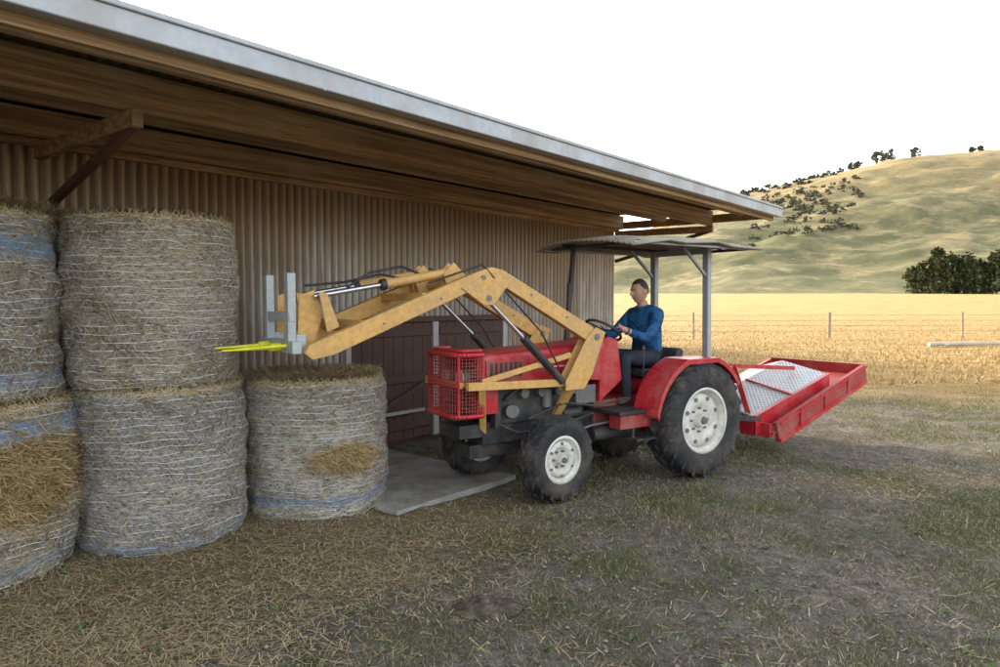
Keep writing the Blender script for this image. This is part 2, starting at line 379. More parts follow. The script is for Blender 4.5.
mb.box(11.085,11.13,3.74,14.3,3.07,3.20,0)
mb.obj('outriggers',[mtim,mrust],shed,.004)
mdoor=paint('door_boards',(.085,.04,.03),.7,.35,(.17,.11,.08),0,5,.3)
mfrm=paint('door_frame_paint',(.50,.50,.48),.6,.4)
mb=MB()
for i in range(8):
    for b0 in(5.08,6.50):
        t=b0+i*.163;mb.box(t,t+.158,6.455,6.485,.07,1.52,0)
for b0 in(5.08,6.50):
    for z0 in(.2,.78,1.36): mb.box(b0+.01,b0+1.29,6.425,6.453,z0,z0+.10,0)
    mb.beam((b0+.08,6.438,.33),(b0+1.2,6.438,.76),.024,.08,0)
mb.box(6.392,6.49,6.43,6.49,.06,1.53,1);mb.box(5.0,5.07,6.43,6.49,.06,1.60,1);mb.box(7.81,7.88,6.43,6.49,.06,1.60,1)
mb.box(5.0,7.88,6.42,6.49,1.53,1.60,0);mb.box(5.2,6.2,6.39,6.422,.40,.44,1)
mb.box(4.98,7.92,6.525,6.55,.0,1.62,0)
mb.obj('doors',[mdoor,mfrm],shed,.004)
# ------------------------------------------------------------ bales
mnet=mk_leaf('net_wrap',[(.42,.41,.39),(.56,.56,.55),(.66,.66,.65),(.48,.47,.44)],.5)
mnetb=mk_leaf('net_wrap_blue',[(.20,.28,.40),(.32,.40,.50),(.5,.52,.54),(.26,.34,.46)],.5)
def balemat(name,tone,blue,expo,seed,H):
    n=NT(name);uv=n.t.nodes.new('ShaderNodeUVMap').outputs[0];s=n.sep(uv);u,v_=s[0],s[1]
    Q=n.comb(u,v_,seed)
    w1=n.noise(Q,2.3,4,.6);w2=n.noise(Q,9,3,.6)
    fib=n.noise(n.comb(n.math('MULTIPLY',u,20.0),n.math('MULTIPLY',v_,70.0),seed),1,4,.7)
    fibd=n.noise(n.comb(n.math('ADD',n.math('MULTIPLY',u,50.0),n.math('MULTIPLY',v_,45.0)),n.math('MULTIPLY',v_,18.0),seed),1,4,.7)
    lar=n.noise(Q,1.9,4,.65);band=n.noise(n.comb(n.math('MULTIPLY',u,1.2),n.math('MULTIPLY',v_,7.0),seed),1,4,.65)
    base=n.mix(n.ss(lar,.38,.62),tuple(x*.62 for x in tone),tone)
    base=n.mix(n.math('MULTIPLY',n.ss(band,.5,.64),.55),base,(.40,.385,.36))
    base=n.mix(n.math('MULTIPLY',n.ss(band,.46,.36),.5),base,(.22,.165,.10))
    base=n.mix(n.ss(fib,.42,.60),n.mix(.55,base,(.12,.085,.05)),base)
    base=n.mix(n.math('MULTIPLY',n.ss(fibd,.52,.7),.55),base,(.58,.46,.28))
    base=n.mix(n.math('MULTIPLY',n.ss(fib,.43,.33),.85),base,(.05,.035,.02))
    net=n.ss(n.noise(n.comb(n.math('MULTIPLY',u,45.0),n.math('MULTIPLY',v_,22.0),seed),1,3,.7),.54,.66)
    c=n.mix(n.math('MULTIPLY',net,.5),base,(.62,.60,.57))
    for (b0,b1,st) in blue:
        vv_=n.math('ADD',v_,n.math('MULTIPLY',w1,.06))
        bm=n.math('MULTIPLY',n.ss(vv_,b0,b0+.02),n.ss(vv_,b1,b1-.02))
        bm=n.math('MULTIPLY',bm,n.math('MULTIPLY',n.ss(n.noise(Q,14,4,.75),.40,.54),st))
        c=n.mix(bm,c,(.24,.32,.43))
    hole=None
    for (u0,v0,ru,rv) in expo:
        du=n.math('DIVIDE',n.math('SUBTRACT',u,u0),ru);dv=n.math('DIVIDE',n.math('SUBTRACT',v_,v0),rv)
        r=n.math('SQRT',n.math('ADD',n.math('MULTIPLY',du,du),n.math('MULTIPLY',dv,dv)))
        k=n.ss(n.math('ADD',r,n.math('MULTIPLY',n.math('SUBTRACT',w2,.5),.9)),1.05,.9)
        hole=k if hole is None else n.math('MAXIMUM',hole,k)
    if hole is not None:
        gc=n.mix(n.ss(fibd,.4,.62),(.14,.085,.035),(.42,.29,.13));gc=n.mix(n.ss(fib,.5,.6),gc,(.32,.22,.10))
        c=n.mix(hole,c,gc)
    n.bump(n.math('ADD',n.math('MULTIPLY',net,.3),n.math('ADD',n.math('MULTIPLY',fib,1.0),n.math('MULTIPLY',fibd,.7))),1.0,.028)
    return n.fin(c,.85,0,.2)
m_strawd=mk_leaf('straw_exposed',[(.13,.08,.03),(.26,.17,.07),(.38,.27,.12),(.50,.38,.19),(.20,.13,.06)],.6)
n=NT('straw_end');P=n.tc.outputs['Object'];a=n.noise(P,40,4,.75);b=n.noise(P,6,4,.6)
c=n.mix(n.ss(a,.35,.65),(.12,.08,.04),(.38,.28,.14));c=n.mix(n.math('MULTIPLY',b,.5),c,(.22,.165,.095));n.bump(a,1,.02);m_end=n.fin(c,.9,0,.1)
def bale(parent,name,z0,H,Rr,tone,blue=(),expo=(),seed=1.0,dx=0,dy=0,bulge=.02,nst=1800,mess=1.0):
    NU,NV=260,64;th=np.linspace(0,2*math.pi,NU+1)
    vv=np.linspace(0,1,NV+1)
    def rad(t,v):
        e=np.minimum(v,1-v);rd=Rr*(1-.05*np.exp(-e/.022))+bulge*np.sin(v*math.pi)
        x=np.cos(t)*2+seed*5;y=np.sin(t)*2+seed*3
        rd=rd+.044*(fbm(x+v*1.5,y+v*2.2,3,1.0)-.5)*2+.034*(fbm(x*3,y*3+v*11,3,1.0)-.5)
        rd=rd+.008*np.sin(v*34+5*fbm(x,y,2,1.2)*2+seed)
        for (u0,v0,ru,rv) in expo:
            uu=((t*Rr)-u0)/ru;w_=(v*H-v0)/rv;rd=rd-.03*np.exp(-(uu**2+w_**2)*1.2)
        return rd
    TT,VV=np.meshgrid(th,vv);tt=TT.copy();tt[:,-1]=0
    RR=rad(tt,VV)
    zz=z0+VV*H+(.03*(fbm(np.cos(tt)*2+seed,np.sin(tt)*2+5,3,1.2)-.5))*VV
    X=dx+RR*np.cos(TT);Y=dy+RR*np.sin(TT)
    verts=np.stack([X.ravel(),Y.ravel(),zz.ravel()],1).tolist();w_=NU+1;F=[];UVf=[];mi=[]
    for j in range(NV):
        for i in range(NU):
            q=(j*w_+i,j*w_+i+1,(j+1)*w_+i+1,(j+1)*w_+i);F.append(q);mi.append(0)
            for k in q: UVf.append((float(TT.flat[k])*Rr,float(VV.flat[k])*H))
    for top in(1,0):
        rings=12;rowi=[(NV*w_ if top else 0)+i for i in range(NU)]
        prev=rowi
        for k in range(1,rings+1):
            f=1-k/rings;cur=[]
            for i in range(NU):
                b_=verts[rowi[i]];x=dx+(b_[0]-dx)*f;y=dy+(b_[1]-dy)*f
                z=b_[2]*f+(z0+(H if top else 0))*(1-f)+(.035*(float(_tab[int(x*40)%256,int(y*40)%256])-.5)+.02*(1-f) if top else 0)
                cur.append(len(verts));verts.append([x,y,z])
            for i in range(NU):
                q=(prev[i],prev[(i+1)%NU],cur[(i+1)%NU],cur[i]);q=q if top else q[::-1]
                F.append(q);mi.append(1);UVf+=[(0,0)]*4
            prev=cur
    me=bpy.data.meshes.new(name);me.from_pydata(verts,[],F);me.materials.append(balemat(name+'_wrap',tone,blue,expo,seed,H));me.materials.append(m_end)
    me.polygons.foreach_set('material_index',mi);me.polygons.foreach_set('use_smooth',[True]*len(F))
    uvl=me.uv_layers.new(name='UVMap');uvl.data.foreach_set('uv',np.array(UVf,dtype=np.float32).ravel());me.update()
    ob=bpy.data.objects.new(name,me);col.objects.link(ob);ob.parent=parent
    up=np.array([0,0,1.0])
    quads=[];qm=[];ns=150;rowsN=int(H/.052)
    tns=np.linspace(0,2*math.pi,ns+1)
    def rowz(k,t): return (k+.5)/rowsN+.030*(fbm(np.cos(t)*1.3+seed+k*.12,np.sin(t)*1.3+k*.12,3,1.4)-.5)*2
    def pt(t,v): 
        r=rad(t,np.clip(v,.0,1))+.005;return np.stack([dx+r*np.cos(t),dy+r*np.sin(t),z0+v*H+0*t],1)
    for k in range(rowsN):
        ta=tns.copy();ta[-1]=0;va=rowz(k,ta)
        zig=np.where(np.arange(ns+1)%2==0,0,1.0);zig[-1]=zig[0]
        vb=va+(rowz(k+1,ta)-va)*zig
        isb=any(b0<=(k+.5)/rowsN*H+.03<=b1 for b0,b1,_ in blue)
        for vvv,wd in((va,.0045),(vb,.0034)):
            p=pt(tns,vvv);a_=p[:-1];b_=p[1:];hv=np.array([0,0,wd/2])
            q=np.stack([a_-hv,b_-hv,b_+hv,a_+hv],1)
            tm=(tns[:-1]+tns[1:])/2;keep=fbm(np.cos(tm)*4+k*.9+seed,np.sin(tm)*4+k*.35,3,1.5)+.25*(rng.random(ns)-.5)>.42
            for (u0,v0,ru,rv) in expo: keep&=((((tm*Rr)-u0)/ru)**2+((vvv[:-1]*H-v0)/rv)**2)>.8
            quads.append(q[keep].reshape(-1,3));qm.append(np.full(int(keep.sum()),1 if isb else 0))
    V=np.concatenate(quads);fastmesh(name+'_net',V,np.arange(len(V)).reshape(-1,4),[mnet,mnetb],ob,mi=np.concatenate(qm))
    def side(t,v_,off,sig,mean,L0,L1,W,nrs):
        m=len(t);r=rad(t,v_)+off
        P=np.stack([dx+r*np.cos(t),dy+r*np.sin(t),z0+v_*H],1);tg=np.stack([-np.sin(t),np.cos(t),np.zeros(m)],1);nr=np.stack([np.cos(t),np.sin(t),np.zeros(m)],1)
        an=rng.normal(mean,sig,m);T=tg*np.cos(an)[:,None]+up*np.sin(an)[:,None]+nr*(rng.normal(0,nrs,m))[:,None];B=np.cross(T,nr)
        return strands(P,T,B,L0+(L1-L0)*rng.random(m),W*(1+rng.random(m)))
    VV_=[side(rng.random(nst)*6.283,rng.random(nst),.004,.8,0,.03,.09,.0018,.2)]
    m=1500;VV_.append(side(rng.random(m)*6.283,np.clip(1-.03*rng.random(m),0,1),.0,1.0,0,.04,.12,.002,.35))
    m=int(4600*mess);t=rng.random(m)*6.283;r=Rr*np.sqrt(rng.random(m))*.99
    P=np.stack([dx+r*np.cos(t),dy+r*np.sin(t),z0+H+.012+(.03+.05*(mess-1))*rng.random(m)],1)
    an=t+math.pi/2+rng.normal(0,.5,m);el=rng.normal(0,.18*mess,m)
    T=np.stack([np.cos(an)*np.cos(el),np.sin(an)*np.cos(el),np.sin(el)],1);B=np.stack([-np.sin(an),np.cos(an),np.zeros(m)],1)
    VV_.append(strands(P,T,B,.04+.12*rng.random(m),.0025+.002*rng.random(m)))
    n0=sum(len(q) for q in VV_)//4
    for (u0,v0,ru,rv) in expo:
        m=2400;VV_.append(side((u0+ru*rng.normal(0,.5,m))/Rr,np.clip((v0+rv*rng.normal(0,.5,m))/H,.02,.98),.004+.035*rng.random(m),.7,-.3,.05,.20,.0024,.4))
    V=np.concatenate(VV_);nq=len(V)//4;fastmesh(name+'_strands',V,np.arange(len(V)).reshape(-1,4),[m_straw,m_strawd],ob,mi=(np.arange(nq)>=n0).astype(int))
    return ob
def uat(deg,Rr=.6): return (R(deg)%(2*math.pi))*Rr
def cang(b): return math.degrees(math.atan2(-b[1],-b[0]))
b=BALES[0];e0=empty('hay_bale_stack',(b[0],b[1],0));ca=cang(b)
bale(e0,'hay_bale_lower',0,1.14,.605,(.48,.41,.30),[(.93,1.08,.9),(.08,.18,.3)],[(uat(ca+32),.66,.50,.26)],1.3,bulge=.05,dx=.03)
bale(e0,'hay_bale_upper',1.15,1.22,.60,(.48,.43,.34),[(.95,1.12,.9),(.12,.22,.6)],[],2.7,dx=-.04,dy=.02,mess=1.9)
b=BALES[1];e1=empty('hay_bale_stack',(b[0],b[1],0))
bale(e1,'hay_bale_lower',0,1.17,.615,(.46,.43,.385),[(.0,.12,.4)],[],3.9,bulge=.018,dx=.02)
bale(e1,'hay_bale_upper',1.175,1.225,.615,(.56,.47,.35),[],[],5.1,bulge=.008,dx=-.03)
b=BALES[2];ca=cang(b)
e2=empty('hay_bale',(b[0],b[1],0))
bale(e2,'wrapped_bale',0,1.14,.60,(.58,.53,.44),[(.13,.24,.9)],[(uat(ca+26),.50,.22,.08)],7.7,bulge=.02,mess=1.3)
# ------------------------------------------------------------ tractor
TH=R(214);O=(1.676,7.63,0)
tr=empty('red_tractor',O,TH)
mred=paint('red_paint',(.50,.018,.03),.32,.34,(.44,.22,.17))
mred2=paint('red_paint_faded',(.38,.032,.032),.5,.6,(.30,.16,.11))
myel=paint('ochre_paint',(.68,.385,.11),.45,.45,(.42,.30,.17),scale=3,grain=.78)
mblk=paint('black_metal',(.026,.026,.028),.5,.35,(.16,.13,.10),0,8)
mgry=paint('grey_metal',(.18,.18,.18),.5,.4,(.27,.22,.17),.4)
mchr=paint('chrome_rod',(.6,.6,.6),.2,.05,metal=.9)
mtyre=paint('tyre_rubber',(.020,.020,.022),.75,.65,(.12,.10,.08),0,5,.2)
mrim=paint('cream_rim',(.72,.70,.63),.5,.5,(.32,.25,.18),0,8)
mpost=paint('grey_post',(.40,.43,.44),.45,.3,metal=.2)
mcan=paint('canopy_sheet',(.27,.245,.19),.6,.5,(.42,.35,.25))
mglow=paint('lamp_lens',(.7,.68,.6),.15,.1)
def wheel(name,c,Rt,wd,rr,side,lugs,steer=0):
    mb=MB();w=wd/2
    prof=[(rr,-w*.78),(rr+.02,-w*.86),(rr+(Rt-rr)*.45,-w*1.0),(rr+(Rt-rr)*.8,-w*.93),(Rt-.035,-w*.72),(Rt-.02,-w*.35),(Rt-.017,0),(Rt-.02,w*.35),(Rt-.035,w*.72),(rr+(Rt-rr)*.8,w*.93),(rr+(Rt-rr)*.45,w),(rr+.02,w*.86),(rr,w*.78)]
    mb.revolve(prof,(0,0,0),64,0)
    for i in range(lugs):
        for sgn in(1,-1):
            a0=2*math.pi*(i+(.5 if sgn<0 else 0))/lugs;da=.36*20/lugs
            pts=[]
            for (yy,aa,rad_) in((.0*w,0,Rt-.02),(.55*w,da*.55,Rt-.025),(.95*w,da,Rt-.055),(.99*w,da*1.05,Rt-.11)):
                pts.append((yy*sgn,a0+aa,rad_))
            lw=.42*2*math.pi/lugs*.55;ht=.035
            vs=[]
            for yy,aa,rd in pts:
                for (dr,da_) in((-.01,-lw/2),(ht,-lw/2*.75),(ht,lw/2*.75),(-.01,lw/2)):
                    q=rd+dr if yy!=pts[-1][0] else rd+dr*.55
                    vs.append((q*math.cos(aa+da_),yy,q*math.sin(aa+da_)))
            fs=[(0,1,2,3),(15,14,13,12)]
            for s_ in range(3):
                for q in range(4): fs.append((s_*4+q,s_*4+4+q,s_*4+4+(q+1)%4,s_*4+(q+1)%4))
            mb.add(vs,fs,0)
    s_=side
    mb.revolve([(rr-.012,-w*.80),(rr+.012,-w*.84),(rr+.012,-w*.78),(rr-.03,-w*.70),(rr-.05,-w*.2),(rr-.05,w*.2),(rr-.03,w*.70),(rr+.012,w*.78),(rr+.012,w*.84),(rr-.012,w*.80)],(0,0,0),48,1)
    d0=s_*w*.28
    mb.revolve([(rr-.048,d0),(rr*.80,d0+s_*.035),(rr*.62,d0+s_*.045),(rr*.46,d0+s_*.02),(rr*.40,d0-s_*.0),(rr*.0+.001,d0)],(0,0,0),48,1)
    mb.cyl((0,d0-s_*.02,0),(0,d0+s_*.07,0),rr*.26,rr*.2,20,1);mb.cyl((0,d0+s_*.07,0),(0,d0+s_*.10,0),rr*.13,rr*.10,16,2)
    nb=8 if rr>.25 else 6
    for i in range(nb):
        a=2*math.pi*i/nb;x=rr*.37*math.cos(a);z=rr*.37*math.sin(a)
        mb.cyl((x,d0,z),(x,d0+s_*.03,z),.011,n=6,m=2)
    for i in range(nb):
        a=2*math.pi*(i+.5)/nb;x=rr*.70*math.cos(a);z=rr*.70*math.sin(a)
        mb.cyl((x,d0+s_*.03,z),(x,d0+s_*.052,z),.022 if rr>.25 else .013,n=10,m=2)
    ob=mb.obj(name,[mtyre,mrim,mgry,mblk],tr,0);ob.location=c;ob.rotation_euler[2]=steer;return ob
wheel('rear_wheel_left',(0,.58,.585),.585,.33,.325,1,20)
wheel('rear_wheel_right',(0,-.58,.585),.585,.33,.325,-1,20)
wheel('front_wheel_left',(1.75,.50,.383),.383,.23,.205,1,16,R(4))
wheel('front_wheel_right',(1.86,-.66,.383),.383,.23,.205,-1,16,R(4))
mb=MB()
mb.cyl((0,-.42,.585),(0,.42,.585),.085,n=20,m=0);mb.box(-.28,.30,-.20,.20,.40,.86,0)
mb.box(.30,1.0,-.16,.16,.42,.80,0);mb.box(1.0,2.3,-.14,.14,.50,.70,1);mb.box(1.55,2.42,-.11,.11,.38,.50,1)
mb.beam((1.80,-.58,.40),(1.76,.42,.40),.10,.11,0);mb.cyl((1.75,.34,.383),(1.75,.46,.383),.10,n=18,m=0);mb.cyl((1.84,-.60,.383),(1.84,-.46,.383),.10,n=18,m=0)
mb.box(1.66,1.86,-.15,.15,.34,.5,0);mb.tube([(1.60,-.46,.42),(1.60,.40,.42)],.015,m=2);mb.box(1.70,1.80,.30,.40,.32,.62,0)
mb.box(2.30,2.56,-.17,.17,.58,.70,1)
mb.obj('chassis',[mred2,mblk,mgry],tr,.008)
mb=MB();mb.box(1.15,2.15,-.17,.17,.68,1.06,0)
for i in range(4): mb.cyl((1.30+i*.2,.17,.95),(1.30+i*.2,.235,.95),.045,n=12,m=1)
mb.cyl((1.25,.20,.72),(1.45,.20,.72),.055,n=16,m=2);mb.cyl((1.62,.19,.80),(1.62,.19,.98),.05,n=16,m=1)
mb.cyl((2.0,.18,.8),(2.06,.26,.8),.06,n=16,m=1);mb.box(1.05,1.3,.14,.24,.80,.98,1)
mb.tube([(1.2,.22,1.0),(1.6,.25,.99),(1.95,.23,1.02),(2.1,.20,.9)],.017,m=2);mb.tube([(1.1,.25,.70),(1.5,.27,.62),(2.0,.26,.60),(2.2,.2,.7)],.014,m=2)
mb.tube([(.7,.30,.82),(1.1,.32,.78),(1.5,.30,.84),(1.9,.28,.72)],.012,m=2);mb.tube([(.8,.33,.62),(1.2,.34,.60),(1.6,.30,.50)],.012,m=1)
mb.box(2.16,2.22,-.22,.22,.66,1.24,0)
mb.cyl((.55,.28,.50),(1.15,.28,.50),.07,n=16,m=2)
mb.obj('engine',[mblk,mgry,mblk],tr,.006)
mb=MB()
def loft(secs,m=0,smooth=False,cap=True):
    k=len(secs[0]);vs=[p for s_ in secs for p in s_];fs=[]
    for i in range(len(secs)-1):
        for j in range(k-1): fs.append((i*k+j,i*k+j+1,(i+1)*k+j+1,(i+1)*k+j))
    mb.add(vs,fs,m,smooth)
    if cap: mb.add(secs[0],[tuple(range(k))],m);mb.add(secs[-1],[tuple(range(k))],m)
def hs_(f,wd,zb,zt):
    c=.05;return [(f,wd,zb),(f,wd,zt-c),(f,wd-c*.3,zt-c*.35),(f,wd-c,zt),(f,-wd+c,zt),(f,-wd+c*.3,zt-c*.35),(f,-wd,zt-c),(f,-wd,zb)]
loft([hs_(.98,.285,1.02,1.40),hs_(1.2,.28,1.04,1.385),hs_(1.7,.27,1.05,1.36),hs_(2.22,.265,1.05,1.335),hs_(2.44,.262,1.06,1.32)])
mb.box(1.95,2.35,.268,.2745,1.10,1.27,1)
for i in range(7): mb.box(1.97+i*.052,2.00+i*.052,.2745,.279,1.12,1.25,2)
mb.box(1.10,1.85,.281,.284,1.18,1.195,3)
mb.box(2.22,2.44,-.262,.262,.80,1.06,0)
mb.obj('bonnet',[mred,mred2,mblk,mrim],tr,.01)
mb=MB()
W=.30;Fb=2.40;Fr=2.66;cr=.12
path=[(Fb,W)]+[(Fr-cr+cr*math.sin(a),W-cr+cr*math.cos(a)) for a in [i*math.pi/12 for i in range(7)]]+[(Fr-cr+cr*math.cos(a),-W+cr-cr*math.sin(a)) for a in [i*math.pi/12 for i in range(7)]]+[(Fb,-W)]
zs0,zs1=.80,1.33
for z,r in((zs0,.020),(1.06,.010),(zs1,.022)): mb.tube([(x,y,z) for x,y in path],r,n=10,m=0)
mb.tube([(x-.05 if x>Fb+.02 else x,y*.9,zs1+.035) for x,y in path],.016,n=8,m=0)
dens=[]
for a,b in zip(path[:-1],path[1:]):
    d=math.dist(a,b);k=max(1,int(round(d/.030)))
    for q in range(k): dens.append((a[0]+(b[0]-a[0])*q/k,a[1]+(b[1]-a[1])*q/k))
for x,y in dens: mb.cyl((x,y,zs0),(x,y,zs1),.0036,n=6,m=1)
for i in range(18): z=zs0+.030*(i+.5);mb.tube([(x,y,z) for x,y in path],.0030,n=5,m=1)
for x,y in (path[0],path[4],path[-5],path[-1]): mb.cyl((x,y,zs0),(x,y,zs1),.014,n=10,m=0)
mb.add([(x,y,zs1+.01) for x,y in path],[tuple(range(len(path)))],0)
mb.box(2.445,2.46,-.25,.25,.80,1.29,2)
for i in range(9): mb.box(2.46,2.47,-.24,.24,.83+i*.05,.85+i*.05,3)
for s_ in(1,-1): mb.cyl((2.47,s_*.13,1.12),(2.53,s_*.13,1.12),.075,n=20,m=3);mb.cyl((2.53,s_*.13,1.12),(2.54,s_*.13,1.12),.068,n=20,m=4)
mb.box(2.35,2.60,-.12,.12,.745,.79,2)
mb.obj('grille_guard',[mred,mred2,mblk,mgry,mglow],tr,0)
mb=MB()
mb.prism([(.70,1.0),(1.0,.80),(1.0,1.40),(.88,1.44),(.76,1.40)],-.24,.24,0)
mb.box(.28,1.02,-.55,.55,.70,.735,1)
mb.box(.46,.84,.42,.60,.44,.465,1);mb.beam((.50,.5,.46),(.50,.5,.70),.03,.03,1);mb.beam((.80,.5,.46),(.80,.5,.70),.03,.03,1)
mb.box(.50,.98,.36,.52,.56,.69,2)
mb.box(-.30,.30,-.30,.30,.80,.98,0)
mb.cyl((.9,.0,1.36),(.745,0,1.485),.022,n=12,m=1)
mb.torus((.735,0,1.495),(-.55,0,.835),.195,.014,m=1)
for i in range(3):
    a=2*math.pi*i/3+.5;ax=Vector((-.55,0,.835)).normalized();u=ax.cross(Vector((0,1,0))).normalized();w_=ax.cross(u)
    p=Vector((.735,0,1.495));mb.cyl(p,p+(u*math.cos(a)+w_*math.sin(a))*.19,.009,n=6,m=1)
mb.cyl((.42,.27,.98),(.46,.30,1.30),.008,n=6,m=1);mb.cyl((.46,.30,1.30),(.462,.301,1.34),.02,.014,n=10,m=1)
mb.cyl((.35,-.27,.98),(.38,-.30,1.3),.008,n=6,m=1)
mb.obj('operator_platform',[mred,mblk,mred2],tr,.008)
mb=MB()
mb.prism([(-.16,1.0),(.38,1.0),(.40,1.06),(.36,1.09),(-.06,1.08),(-.14,1.26),(-.20,1.29),(-.24,1.26),(-.20,1.05)],-.22,.22,0)
mb.box(-.05,.25,-.10,.10,.96,1.0,0)
mb.obj('seat',mblk,tr,.02)
mb=MB()
for s_ in(1,-1):
    Rf=.67
    pts=[(Rf*math.cos(R(8+(148-8)*i/18)),.585+Rf*math.sin(R(8+(148-8)*i/18))) for i in range(19)]
    pts=[(x,min(z,1.215)) for x,z in pts]
    yi,yo=s_*.36,s_*.70
    vs=[(x,yi,z) for x,z in pts]+[(x,yo,z) for x,z in pts]+[(x*.975,yi,z-.02) for x,z in pts]+[(x*.975,yo,z-.02) for x,z in pts]+[(x*.97,yo,z-.05) for x,z in pts]
    k=len(pts);fs=[]
    for i in range(k-1):
        fs+= [(i,i+1,k+i+1,k+i),(2*k+i,3*k+i,3*k+i+1,2*k+i+1),(k+i,k+i+1,4*k+i+1,4*k+i),(i,2*k+i,2*k+i+1,i+1)]
    mb.add(vs,fs,0)
    poly=[(x*.98,z-.01) for x,z in pts]+[(-.45,.72),(.62,.72)]
    mb.prism(poly,s_*.352,s_*.372,0)
    mb.box(-.56,-.50,s_*.56-.05,s_*.56+.05,1.02,1.10,1)
mb.obj('rear_fenders',[mred,paint('tail_light',(.5,.06,.02),.3,.1)],tr,.006)
mb=MB()
k=60;vs=[];x0,x1=-.82,1.04
for j in range(k+1):
    a=-.76+1.52*j/k;zc=2.455-.075*(abs(a)/.74)**2.4+.010*math.cos(j*math.pi*2/3)
    for i in range(9):
        f=x0+(x1-x0)*i/8;vs.append((f,a,zc-.045*((f-.1)/.9)**2+.016*math.sin(f*9+a*3)))
mb.add(vs,[(j*9+i,(j+1)*9+i,(j+1)*9+i+1,j*9+i+1) for j in range(k) for i in range(8)],0,True)
ob=mb.obj('canopy_roof',mcan,tr);so_=ob.modifiers.new('s','SOLIDIFY');so_.thickness=.014
mb=MB()
for s_ in(1,-1):
    mb.beam((-.42,s_*.38,.95),(-.40,s_*.38,2.36),.075,.06,0,up=(1,0,0))
    mb.beam((-.62,s_*.38,2.37),(.95,s_*.38,2.385),.045,.035,1)
    mb.beam((-.40,s_*.38,2.05),(-.02,s_*.38,2.36),.03,.03,0)
    mb.beam((-.80,s_*.68,2.345),(.98,s_*.68,2.345),.025,.025,0)
    mb.beam((-.42,s_*.38,1.05),(-.10,s_*.36,1.0),.05,.05,0)
mb.beam((-.41,-.38,2.33),(-.41,.38,2.33),.05,.06,0);mb.beam((.9,-.68,2.355),(.9,.68,2.355),.03,.03,1);mb.beam((-.7,-.68,2.345),(-.7,.68,2.345),.03,.03,1)
mb.beam((.98,-.30,1.38),(.86,-.33,2.38),.045,.04,1,up=(1,0,0))
mb.cyl((1.06,-.2,1.38),(1.02,-.2,1.98),.024,n=12,m=1)
mb.obj('canopy_frame',[mpost,mblk],tr,.005)
# loader
mb=MB()
for s_ in(1,-1):
    a=s_*.42
    mb.prism([(1.22,1.42),(1.22,1.52),(2.30,2.06),(2.42,2.08),(2.60,2.02),(3.98,1.48),(4.02,1.42),(3.96,1.37),(3.80,1.40),(2.56,1.90),(2.42,1.94),(2.30,1.925),(1.32,1.41)],a-.04,a+.04,0)
    mb.prism([(2.22,1.96),(2.40,1.76),(2.50,1.76),(2.72,1.90),(2.5,2.0)],a-.052,a+.052,0)
    for y0 in(-.058,.044): mb.prism([(1.14,1.50),(1.26,1.55),(1.38,1.44),(1.62,1.06),(1.62,.98),(1.40,.98),(1.30,1.12)],a+y0,a+y0+.014,0)
    mb.beam((1.38,a-s_*.02,1.04),(2.60,a-s_*.06,1.07),.06,.070,0)
    mb.beam((2.45,a-s_*.06,1.10),(1.52,a-s_*.005,1.30),.035,.05,0)
    mb.beam((1.5,a,1.02),(1.5,s_*.14,.66),.09,.05,0);mb.beam((2.45,a-s_*.06,1.05),(2.3,s_*.14,.62),.06,.05,0)
    mb.cyl((1.25,a-.065,1.46),(1.25,a+.065,1.46),.032,n=14,m=2);mb.cyl((2.45,a-.06,1.82),(2.45,a+.06,1.82),.025,n=14,m=2)
    mb.cyl((2.5,a-.056,1.99),(2.5,a+.056,1.99),.02,n=12,m=2)
    for q in(1.6,2.0,2.9,3.4):
        zq=1.46+(q-1.22)*.5 if q<2.4 else 1.97-(q-2.5)*.385
        mb.cyl((q,a-.046,zq),(q,a+.046,zq),.010,n=8,m=2)
    mb.cyl((1.62,a,1.06),(2.06,a,1.47),.036,n=16,m=1);mb.cyl((2.06,a,1.47),(2.45,a,1.82),.019,n=12,m=3)
    mb.tube([(1.70,a+s_*.05,1.20),(1.9,a+s_*.055,1.52),(2.2,a+s_*.05,1.80),(2.5,a+s_*.03,2.10),(3.0,a+s_*.02,1.94)],.009,m=1)
    c_=s_*.27
    for y0 in(-.05,.035): mb.prism([(2.55,1.98),(2.72,1.78),(2.80,2.02),(2.70,2.12)],c_+y0,c_+y0+.015,0)
    mb.cyl((2.70,c_,2.04),(3.30,c_,1.93),.038,n=16,m=0);mb.cyl((3.30,c_,1.93),(3.34,c_,1.922),.045,n=16,m=1);mb.cyl((3.34,c_,1.922),(3.88,c_,1.83),.02,n=12,m=3)
    mb.prism([(3.86,1.48),(3.80,1.70),(3.86,1.88),(3.98,1.84),(4.0,1.45)],c_-.055,c_-.04,0)
    mb.prism([(3.70,1.60),(3.80,1.86),(3.86,1.86),(3.80,1.56)],c_+.04,c_+.055,0)
mb.cyl((2.62,-.42,1.94),(2.62,.42,1.94),.055,n=18,m=0);mb.cyl((3.55,-.42,1.60),(3.55,.42,1.60),.05,n=18,m=0)
mb.beam((3.0,-.42,1.83),(3.0,.42,1.83),.10,.06,0)
mb.tube([(2.9,.2,2.0),(3.1,.15,2.08),(3.4,.18,2.02),(3.6,.22,1.9)],.010,m=1);mb.tube([(2.8,-.1,1.96),(3.2,-.05,2.02),(3.5,-.1,1.95),(3.8,-.2,1.92)],.010,m=1)
mb.beam((2.60,-.29,1.07),(2.60,.29,1.07),.05,.05,0)
mb.obj('front_loader',[myel,mblk,mgry,mchr],tr,.006)
mlg=paint('carriage_grey',(.46,.51,.52),.5,.35,(.34,.30,.25),.1)
mneon=paint('spear_yellow',(.85,.82,.03),.4,.1)
mb=MB()
